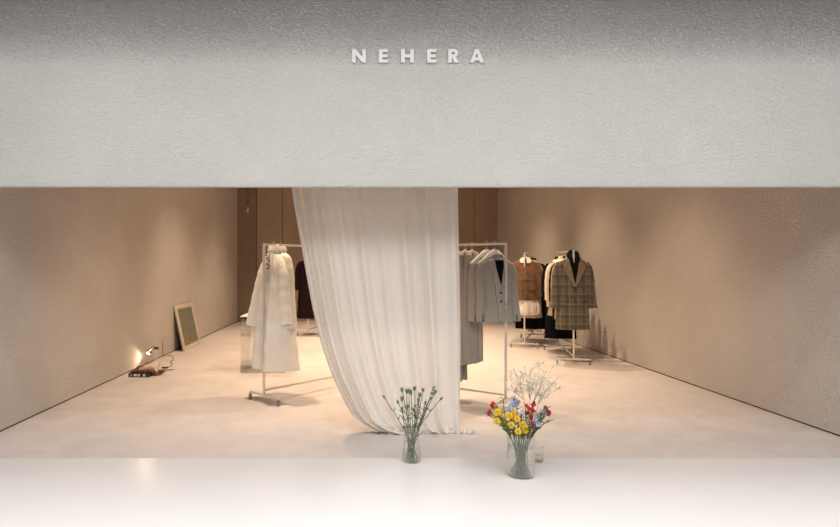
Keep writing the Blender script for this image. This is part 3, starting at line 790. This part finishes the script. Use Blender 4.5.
bm = bmesh.new(); tube(bm, [Vector(interp_s(tab, (len(cp)-1)*i/80))-Vector(cd.location) for i in range(81)], .006, 6); obj('cable', bm, M['cord'], cd, 180)
q = fl(165, 368); bm = bmesh.new(); box(bm, q.x+2.80-.045, q.x+2.80+.045, q.y-9.0-.015, q.y-9.0+.015, .0, .024, .005); obj('inline_switch', bm, M['dark_metal'], cd, 30)
ws = thing('wall_socket', 'small pale electrical socket low on the left wall behind the lamp', 'socket', (XL, 9.85, .25))
bm = bmesh.new(); box(bm, 0, .008, -.04, .04, -.04, .04, .003); obj('plate', bm, mat('socket_plastic', (.55, .48, .40), .5), ws, 30)
bm = bmesh.new(); lathe(bm, [(0, .004), (.022, .004), (.024, 0), (0, 0)], 20)
for v in bm.verts: v.co = Vector((v.co.z+.008, v.co.x, v.co.y))
obj('socket_face', bm, M['wall'], ws, 30)

bxx = thing('flat_black_case', 'low black case with pale panels on its front, under the brown leather pieces', 'case', (-2.865, 8.05, 0), R(-4))
bm = bmesh.new(); box(bm, -.155, .125, -.06, .16, .0, .058, .006); obj('case_body', bm, M['button'], bxx, 30)
for x, w_ in ((-.13, .035), (-.078, .04), (-.025, .03), (.045, .035)):
    bm = bmesh.new(); box(bm, x, x+w_, -.066, -.060, .012, .045, .002); obj('panel', bm, M['wheel'] if x < -.1 else M['frame'], bxx, 30)
M['leather'] = mat('brown_leather', (.13, .045, .028), .45, noise=(30, .4, 4), bump=(60, .6, .006))
M['leather_pink'] = mat('tan_pink_leather', (.48, .27, .20), .5, noise=(25, .3, 4), bump=(60, .6, .006))
rng = random.Random(12)
specs = [(-2.95, 8.06, .072, 0, 'leather'), (-2.86, 8.10, .078, 1, 'leather_pink'), (-2.80, 8.03, .076, 0, 'leather'), (-2.89, 8.18, .085, 1, 'leather_pink'),
         (-2.69, 8.12, .024, 0, 'leather'), (-2.70, 8.26, .026, 1, 'leather_pink'), (-2.79, 8.19, .09, 1, 'leather_pink'), (-2.92, 8.16, .10, 0, 'leather'), (-2.84, 8.05, .105, 1, 'leather_pink'), (-2.64, 8.20, .05, 0, 'leather'), (-2.74, 8.10, .06, 0, 'leather')]
for i, (x, y, z, k, m_) in enumerate(specs):
    bm = bmesh.new(); bmesh.ops.create_icosphere(bm, subdivisions=4, radius=1)
    a, b_, c_ = rng.uniform(.040, .06), rng.uniform(.04, .065), .022
    ph = [rng.uniform(0, 6) for _ in range(5)]
    for v in bm.verts:
        n_ = v.co.copy(); d = 1+.22*sin(5*n_.x+ph[0])*sin(4*n_.y+ph[1])+.12*sin(9*n_.y+ph[2]+4*n_.x)
        v.co = Vector((n_.x*a*d, n_.y*b_*d, (n_.z*c_*(1+.5*sin(8*n_.x+ph[3])*cos(7*n_.y+ph[4])))))
        if v.co.z < -.016: v.co.z = -.016
    o = obj('leather_piece', bm, M[m_], None, 180)
    o.location = (x, y, z-(.0 if z > .05 else .008)); o.rotation_euler = (0, 0, rng.uniform(0, 3))
    tag(o, 'crumpled brown or tan leather piece in the small heap by the left wall', 'leather piece', 'leather pieces heaped by the left wall')
kn = thing('pointed_tool', 'dark pointed tool lying on the floor right of the leather heap', 'tool', (-2.66, 8.50, 0), R(20))
bm = bmesh.new(); tube(bm, [(-.10, 0, .012), (-.02, 0, .013), (0, 0, .012)], [.012, .013, .009], 10); obj('handle', bm, M['taupe'], kn, 60)
bm = bmesh.new(); tube(bm, [(0, 0, .012), (.05, 0, .012), (.11, 0, .011)], [.008, .007, .001], 8); obj('point', bm, M['dark_metal'], kn, 60)

# ------------------------------------------------------------------ pendant socket at the back left
q = at(247.8, 211, 15.2)
pd = thing('pendant_light', 'bare pendant socket on a dark cord hanging high at the back left', 'pendant light', (q.x, q.y, q.z))
bm = bmesh.new()
for x in (-.022, .012): tube(bm, [(x, 0, .08), (x, 0, HC-q.z)], .006, 6)
obj('cord', bm, M['dark_metal'], pd, 60)
bm = bmesh.new(); lathe(bm, [(0, .12), (.02, .115), (.035, .08), (.035, .02), (.03, 0), (0, 0)], 16); obj('socket', bm, M['hook'], pd, 40)
bm = bmesh.new(); lathe(bm, [(0, .01), (.02, .0), (.04, -.05), (.03, -.08), (0, -.095)], 16); obj('bulb', bm, M['glass'], pd, 180)

# ------------------------------------------------------------------ vases
ZL = .04
def vase(name, lab, cat, x, y, prof_out, th, water_h, nseg=48, wob=None):
    t = thing(name, lab, cat, (x, y, ZL))
    bm = bmesh.new()
    inn = [(max(0, r-th), max(z, .012)) for r, z in prof_out][::-1]
    pr = [(0, 0)] + prof_out + [(prof_out[-1][0]-th*.5, prof_out[-1][1]+th*.4)] + inn + [(0, .012)]
    lathe(bm, pr, nseg, wob=wob); obj('glass_wall', bm, M['glass'], t, 50)
    if water_h:
        bm = bmesh.new(); pr = [(0, .014)]
        zz = [.014+(water_h-.014)*i/6 for i in range(7)]
        tab = [(z, r) for r, z in prof_out]
        pr += [(interp(tab, z)[0]-th-.0015, z) for z in zz] + [(0, water_h)]
        lathe(bm, pr, nseg); obj('water', bm, M['water'], t, 50)
    return t
V1 = Vector(((411.5-PX)/F*4.42, 4.42, ZL)); V2 = Vector(((520.7-PX)/F*4.12, 4.12, ZL)); V3 = Vector(((538.6-PX)/F*4.40, 4.40, ZL))
vase('glass_vase', 'clear slim glass vase holding carnation stems, standing on the white ledge', 'vase', V1.x, V1.y,
     [(.062, .0), (.069, .01), (.070, .05), (.064, .10), (.056, .16), (.055, .20), (.060, .235)], .003, .085)
vase('glass_vase', 'wide clear cylinder glass vase holding the colourful mixed flowers on the ledge', 'vase', V2.x, V2.y,
     [(.086, .0), (.093, .008), (.094, .10), (.093, .20), (.093, .275)], .0035, .20, wob=lambda k, z: 1+.006*sin(2*pi*k*8+z*30))
vase('glass_tumbler', 'short clear glass tumbler standing just behind the wide vase', 'tumbler', V3.x, V3.y,
     [(.033, .0), (.036, .006), (.038, .06), (.040, .115)], .003, .055)

def stem_path(v, base, rim, head, n=14, sag=.0):
    pts = [Vector(base), Vector(rim), Vector(head)]
    a, b, c = pts
    m = b*2 - a*.5 - c*.5
    return [a*(1-t)**2+m*2*t*(1-t)+c*t*t for t in [i/n for i in range(n+1)]]
M['stem'] = mat('green_stem', (.08, .125, .045), .55, noise=(30, .2))
M['stem_grey'] = mat('grey_green_stem', (.10, .13, .075), .55, noise=(30, .2))
M['leaf'] = mat('green_leaf', (.10, .19, .045), .5, noise=(20, .25))
M['calyx'] = mat('green_calyx', (.13, .21, .045), .5, noise=(20, .2))
M['pink'] = mat('pale_pink_petals', (.86, .74, .70), .6, noise=(40, .1))
M['yellow'] = mat('yellow_petals', (.82, .52, .012), .6, noise=(40, .12))
M['yellow_c'] = mat('yellow_green_centre', (.42, .34, .03), .8, bump=(300, 1, .002))
M['red'] = mat('red_petals', (.50, .03, .04), .5, noise=(40, .3))
M['blue'] = mat('pale_blue_petals', (.42, .50, .72), .6, noise=(40, .12))
M['gyp'] = mat('gypsophila_blossom', (.80, .78, .71), .7)
M['gyp_stem'] = mat('gypsophila_stem', (.42, .39, .29), .6)
def frame(axis):
    return Vector((0, 0, 1)).rotation_difference(Vector(axis).normalized()).to_matrix().to_4x4()
def leaf_mesh(bm, p, d, l, w, up=(0, 0, 1), curl=.3, n=8):
    p = Vector(p); d = Vector(d).normalized(); s_ = d.cross(Vector(up)).normalized(); u = s_.cross(d)
    prev = None
    for i in range(n+1):
        t = i/n; c = p + d*l*t - u*curl*l*t*t; ww = w*sin(pi*min(1, t*.92+.08))**.8+.0003
        row = [bm.verts.new(c+s_*ww+u*ww*.3), bm.verts.new(c-u*.001), bm.verts.new(c-s_*ww+u*ww*.3)]
        low = [bm.verts.new(v.co-u*.0008) for v in row]
        r6 = row+low[::-1]
        if prev:
            for k in range(6): bm.faces.new((prev[k], prev[(k+1)%6], r6[(k+1)%6], r6[k]))
        else: bm.faces.new(r6)
        prev = r6
    bm.faces.new(prev[::-1])
def petals_disc(bm, p, ax, rings, wid, th=.0012, n=5):
    """rings: list of (count, inner r, outer r, tilt, lift)"""
    F_ = frame(ax); p = Vector(p)
    for cnt, r0, r1, tilt, lift in rings:
        for k in range(cnt):
            a = 2*pi*(k+.5*random.random())/cnt
            dirv = F_.to_3x3() @ Vector((cos(a)*cos(tilt), sin(a)*cos(tilt), sin(tilt)))
            st_ = F_.to_3x3() @ Vector((cos(a)*r0, sin(a)*r0, lift))
            leaf_mesh(bm, p+st_, dirv, r1-r0, wid, up=F_.to_3x3() @ Vector((0, 0, 1)), curl=.15, n=n)
def set_local(o_list, loc):
    for o in o_list: o.data.transform(Matrix.Translation(-Vector(loc)))

random.seed(7)
# carnations
heads = [(385, 398.5, 0), (402.5, 392, 1), (406.8, 393.3, 1), (409, 393, 1), (411, 394.5, 1), (414.6, 390.5, 1), (419.6, 397, 1), (422.5, 392.5, 1), (433, 390.5, 1), (434.3, 394, 1),
         (440, 400, 0), (398.7, 404, 0), (402, 401, 1), (402.5, 411, 0), (429.8, 400, 0), (418, 402, 0), (425, 405, 0), (408, 408, 0), (414, 412, 0), (431, 396, 1)]
for i, (hx, hy, fl_) in enumerate(heads):
    yy = 4.42+random.uniform(-.06, .06)
    H = at(hx, hy, yy)
    dx = H.x-V1.x
    rim = Vector((V1.x+max(-.045, min(.045, dx*.36+random.uniform(-.022, .022))), V1.y+random.uniform(-.03, .03), ZL+.215))
    base = Vector((V1.x-max(-.05, min(.05, dx*.12+random.uniform(-.045, .045))), V1.y+random.uniform(-.035, .035), ZL+.018))
    t = thing('carnation', 'pale pink carnation with green calyx on a thin stem in the slim vase', 'flower', base, 0, 'carnations in the slim vase')
    P = stem_path(V1, base, rim, H, 16)
    # keep the straight crossing inside the vase
    bm = bmesh.new(); tube(bm, P, [.0030]*10+[.0026]*7, 7); o = obj('stem', bm, M['stem_grey'], t, 180); L_ = [o]
    ax = (P[-1]-P[-3]).normalized()
    bm = bmesh.new(); tube(bm, [H-ax*.004, H+ax*.006, H+ax*.022, H+ax*.032], [.004, .0105, .0115, .010] if fl_ else [.003, .0075, .009, .006], 10); L_.append(obj('calyx', bm, M['calyx'], t, 180))
    bm = bmesh.new(); petals_disc(bm, H+ax*.028, ax, [(9, .002, .026 if fl_ else .017, .5, 0), (7, .001, .020 if fl_ else .013, .9, .003)], .008); L_.append(obj('petals', bm, M['pink'], t, 180))
    bm = bmesh.new()
    for j in (5, 7, 9, 11, 13):
        if random.random() < .8:
            d = Vector((random.uniform(-1, 1), random.uniform(-1, 1), 1.0)); leaf_mesh(bm, P[j], d, random.uniform(.03, .065), .0028, up=(d.y, -d.x, .2), curl=.35)
            leaf_mesh(bm, P[j], Vector((-d.x, -d.y, 1.1)), random.uniform(.02, .05), .0028, up=(d.y, -d.x, .2), curl=.35)
    if len(bm.verts): L_.append(obj('leaves', bm, M['stem'], t, 180))
    else: bm.free()
    set_local(L_, base)

# mixed bouquet
def bq(kind, hx, hy, dy=0.0):
    yy = 4.12+dy; H = at(hx, hy, yy); dx = H.x-V2.x
    rim = Vector((V2.x+max(-.075, min(.075, dx*.62)), V2.y+max(-.07, min(.07, dy*.6)), ZL+.265))
    base = Vector((V2.x-max(-.06, min(.06, dx*.2+random.uniform(-.055, .055))), V2.y-dy*.4+random.uniform(-.03, .03), ZL+.022))
    P = stem_path(V2, base, rim, H, 16)
    return H, P, base
def finish(t, base, L_): set_local(L_, base)
def leaves_on(P, idx, l, w, t, m='leaf'):
    bm = bmesh.new()
    for j in idx:
        for s_ in (1, -1):
            d = Vector((random.uniform(.5, 1)*s_, random.uniform(-.7, .7), random.uniform(.2, 1.0))); leaf_mesh(bm, P[j], d, l*random.uniform(.7, 1.2), w, up=(-d.x, 0, 1), curl=.25)
    return obj('leaves', bm, M[m], t, 180)
for i, (hx, hy, dy) in enumerate([(497.5, 412, -.02), (500, 414.5, .03), (496.7, 421, -.05), (509.5, 416, -.03), (513, 413.5, .02), (517, 419, -.05), (511.5, 425, -.07), (523, 424.5, -.06), (518, 431.5, -.09), (504.5, 421.5, -.0), (525, 430, -.07)]):
    H, P, base = bq('y', hx, hy, dy)
    t = thing('yellow_chrysanthemum', 'bright yellow daisy-like bloom in the wide vase bouquet', 'flower', base, 0, 'yellow blooms in the wide vase')
    bm = bmesh.new(); tube(bm, P, .0032, 7); L_ = [obj('stem', bm, M['stem'], t, 180)]
    ax = Vector((random.uniform(-.4, .4), -1, random.uniform(.3, .9))).normalized()
    bm = bmesh.new(); petals_disc(bm, H, ax, [(15, .006, random.uniform(.024, .031), random.uniform(-.2, .2), 0), (13, .005, .023, .45, .003), (9, .004, .015, .95, .006)], .0048, n=4); L_.append(obj('petals', bm, M['yellow'], t, 180))
    bm = bmesh.new(); bmesh.ops.create_icosphere(bm, subdivisions=2, radius=.007)
    for v in bm.verts: v.co = v.co*1.0 + H + ax*.007
    L_.append(obj('flower_centre', bm, M['yellow_c'], t, 180)); L_.append(leaves_on(P, (9, 11, 13), .04, .008, t)); finish(t, base, L_)
for i, (hx, hy, dy) in enumerate([(491.8, 404, 0), (491, 412, -.03), (525.5, 406, -.02), (532, 409.5, -.04), (533.3, 403, .03), (549.8, 412, 0), (532.5, 424, -.06), (531, 417, -.03), (544, 408, .02), (527, 413, 0)]):
    H, P, base = bq('r', hx, hy, dy)
    t = thing('red_freesia', 'small deep red bloom in the wide vase bouquet', 'flower', base, 0, 'red blooms in the wide vase')
    bm = bmesh.new(); tube(bm, P, .0024, 7); L_ = [obj('stem', bm, M['stem'], t, 180)]
    bm = bmesh.new()
    for q_ in range(2):
        ax = Vector((random.uniform(-.9, .9), random.uniform(-1, -.2), random.uniform(.1, 1))).normalized()
        petals_disc(bm, H+Vector((random.uniform(-.010, .010), 0, -.012*q_)), ax, [(6, .002, .023, .55, 0), (4, .001, .015, 1.0, .003)], .006, n=4)
    L_.append(obj('petals', bm, M['red'], t, 180)); L_.append(leaves_on(P, (12, 14), .035, .005, t)); finish(t, base, L_)
for i, (hx, hy, dy) in enumerate([(513, 403, .04), (509.5, 407.5, .02), (543, 412, -.01), (537.7, 422, -.05), (541, 417, .02), (517, 401.5, .06)]):
    H, P, base = bq('b', hx, hy, dy)
    t = thing('blue_delphinium', 'pale blue flower spray in the wide vase bouquet', 'flower', base, 0, 'pale blue sprays in the wide vase')
    bm = bmesh.new(); tube(bm, P, .0026, 7); L_ = [obj('stem', bm, M['stem'], t, 180)]
    bm = bmesh.new()
    for q_ in range(5):
        ax = Vector((random.uniform(-.9, .9), random.uniform(-1, 0), random.uniform(-.2, .8))).normalized()
        petals_disc(bm, H+Vector((random.uniform(-.016, .016), random.uniform(-.012, .01), random.uniform(-.022, .018))), ax, [(5, .001, .015, .3, 0)], .006, n=4)
    L_.append(obj('petals', bm, M['blue'], t, 180)); L_.append(leaves_on(P, (11, 13), .03, .005, t)); finish(t, base, L_)
H, P, base = bq('p', 521.7, 411.5, 0)
t = thing('pink_rose', 'pale pink rounded bloom in the middle of the wide vase bouquet', 'flower', base)
bm = bmesh.new(); tube(bm, P, .003, 7); L_ = [obj('stem', bm, M['stem'], t, 180)]
bm = bmesh.new(); petals_disc(bm, H, Vector((0, -.8, .6)), [(8, .002, .028, .3, 0), (7, .002, .022, .8, .003), (5, .001, .016, 1.2, .005)], .011, n=5); L_.append(obj('petals', bm, M['pink'], t, 180)); finish(t, base, L_)
for i, (hx, hy, dy) in enumerate([(503.5, 399, .02), (548, 408, -.02), (549.5, 421.5, -.02), (487.5, 414, 0), (538, 414, .03), (520, 409, .05), (529, 429, -.07), (506, 429, -.06), (536, 429, -.04)]):
    H, P, base = bq('g', hx, hy, dy)
    t = thing('leafy_sprig', 'green leafy sprig among the blooms in the wide vase', 'sprig', base, 0, 'green sprigs in the wide vase')
    bm = bmesh.new(); tube(bm, P, .0024, 7); L_ = [obj('stem', bm, M['stem'], t, 180)]
    L_.append(leaves_on(P, (10, 11, 12, 13, 14, 15, 16), .032, .0065, t)); finish(t, base, L_)
# gypsophila
def gyp(hx0, hy0, dy, targets, seed):
    r = random.Random(seed)
    yy = 4.14+dy; J = at(hx0, hy0, yy); dx = J.x-V2.x
    rim = Vector((V2.x+max(-.07, min(.075, dx*.7)), V2.y+.03, ZL+.265)); base = Vector((V2.x+r.uniform(-.02, .06), V2.y+.02, ZL+.05))
    t = thing('gypsophila', 'airy whitish gypsophila branch rising high above the wide vase', 'flower', base, 0, 'gypsophila branches in the wide vase')
    bs, bb = bmesh.new(), bmesh.new()
    P = stem_path(V2, base, rim, J, 14); tube(bs, P, .0020, 6)
    for hx, hy in targets:
        T_ = at(hx, hy, yy+r.uniform(-.08, .08)); m1 = J.lerp(T_, .5)+Vector((0, 0, .008)); Q = bez(J, m1, T_, 8); tube(bs, Q, .0013, 5)
        for k in range(9):
            s0 = Q[r.randint(2, 8)]; e0 = s0+Vector((r.gauss(0, .030), r.gauss(0, .03), r.uniform(-.004, .055))); tube(bs, bez(s0, s0.lerp(e0, .5)+Vector((0, 0, .004)), e0, 4), .0008, 4)
            for c in range(4):
                e1 = s0.lerp(e0, r.uniform(.4, 1))+Vector((r.gauss(0, .010), r.gauss(0, .01), r.gauss(.003, .009))); tube(bs, [s0.lerp(e0, .5), e1], .0006, 4)
                res = bmesh.ops.create_icosphere(bb, subdivisions=1, radius=r.uniform(.0022, .0038), matrix=Matrix.Translation(e1))
    o1 = obj('branches', bs, M['gyp_stem'], t, 180); o2 = obj('blossoms', bb, M['gyp'], t, 180); o2['kind'] = 'stuff'
    set_local([o1, o2], base)
gyp(524, 400, 0, [(509, 378), (513, 370), (518, 376), (507, 388), (520, 384), (514, 392)], 1)
gyp(530, 400, .03, [(524, 366), (530, 370), (528, 380), (535, 374), (521, 372), (534, 386)], 2)
gyp(534, 402, .01, [(540, 366), (547, 370), (553, 366), (543, 380), (538, 390)], 3)
gyp(538, 404, .0, [(551, 384), (559, 388), (546, 391), (556, 380), (541, 395)], 4)

# ------------------------------------------------------------------ light
def spot(name, loc, tgt, power, col, size=R(80), blend=.8, rad=.06):
    l = bpy.data.lights.new(name, 'SPOT'); l.energy = power; l.color = col; l.spot_size = size; l.spot_blend = blend; l.shadow_soft_size = rad
    o = bpy.data.objects.new(name, l); C.objects.link(o); o.location = loc
    o.rotation_euler = (Vector(tgt)-Vector(loc)).to_track_quat('-Z', 'Y').to_euler()
    return o
WARM = (1, .74, .50)
for i, (x, y, tx, ty, p_) in enumerate([(-1.2, 6.6, -1.0, 7.4, 330), (.8, 7.4, .6, 8.2, 380), (2.4, 7.0, 2.3, 7.8, 300), (-1.6, 9.6, -1.3, 10.6, 330), (.6, 10.2, .6, 11.2, 360),
                                        (2.5, 9.9, 2.6, 10.5, 330), (-1.4, 13.0, -1.2, 13.6, 300), (1.2, 13.4, 1.2, 13.9, 300), (2.7, 13.0, 2.6, 13.3, 200)]):
    spot('ceiling_spot', (x, y, HC-.1), (tx, ty, 0), p_, WARM, R(95), 1.0, .09)
lp = Vector((lx, ly, 0))+hd+aim*.10
spot('lamp_spot', lp, lp+aim2, 6.5, (1, .78, .5), R(80), .9, .012)

w = bpy.data.worlds.new('overcast'); S.world = w; w.use_nodes = True
N, L = w.node_tree.nodes, w.node_tree.links; bg = N['Background']; bg.inputs[1].default_value = 1.0
tc = N.new('ShaderNodeTexCoord'); sp = N.new('ShaderNodeSeparateXYZ'); L.new(tc.outputs['Generated'], sp.inputs[0])
rp_ = N.new('ShaderNodeValToRGB'); e = rp_.color_ramp.elements
e[0].position = 0; e[0].color = (.30, .305, .31, 1); e[1].position = .9; e[1].color = (.30, .305, .31, 1)
L.new(sp.outputs['Z'], rp_.inputs[0]); L.new(rp_.outputs[0], bg.inputs[0])
def strip(name, y, z, power, lx_, ly_, col=(1, .985, .96)):
    l = bpy.data.lights.new(name, 'AREA'); l.shape = 'RECTANGLE'; l.size = lx_; l.size_y = ly_; l.energy = power; l.color = col
    o = bpy.data.objects.new(name, l); C.objects.link(o); o.location = (.5, y, z)
strip('passage_strip_light', 1.3, 3.66, 195, 9, 1.9)
strip('passage_strip_light', 3.5, 3.66, 31, 9, .2)

# ------------------------------------------------------------------ camera
cam = bpy.data.cameras.new('camera'); co = bpy.data.objects.new('camera', cam); C.objects.link(co)
co.location = (0, 0, EYE); co.rotation_euler = (R(90), 0, 0)
cam.sensor_width = 36; cam.lens = F*36/840; cam.shift_x = (420-PX)/840; cam.shift_y = (PY-263.5)/840
S.camera = co
S.view_settings.view_transform = 'Standard'; S.view_settings.look = 'None'; S.view_settings.gamma = 1; S.view_settings.exposure = .74
S.view_settings.use_curve_mapping = False
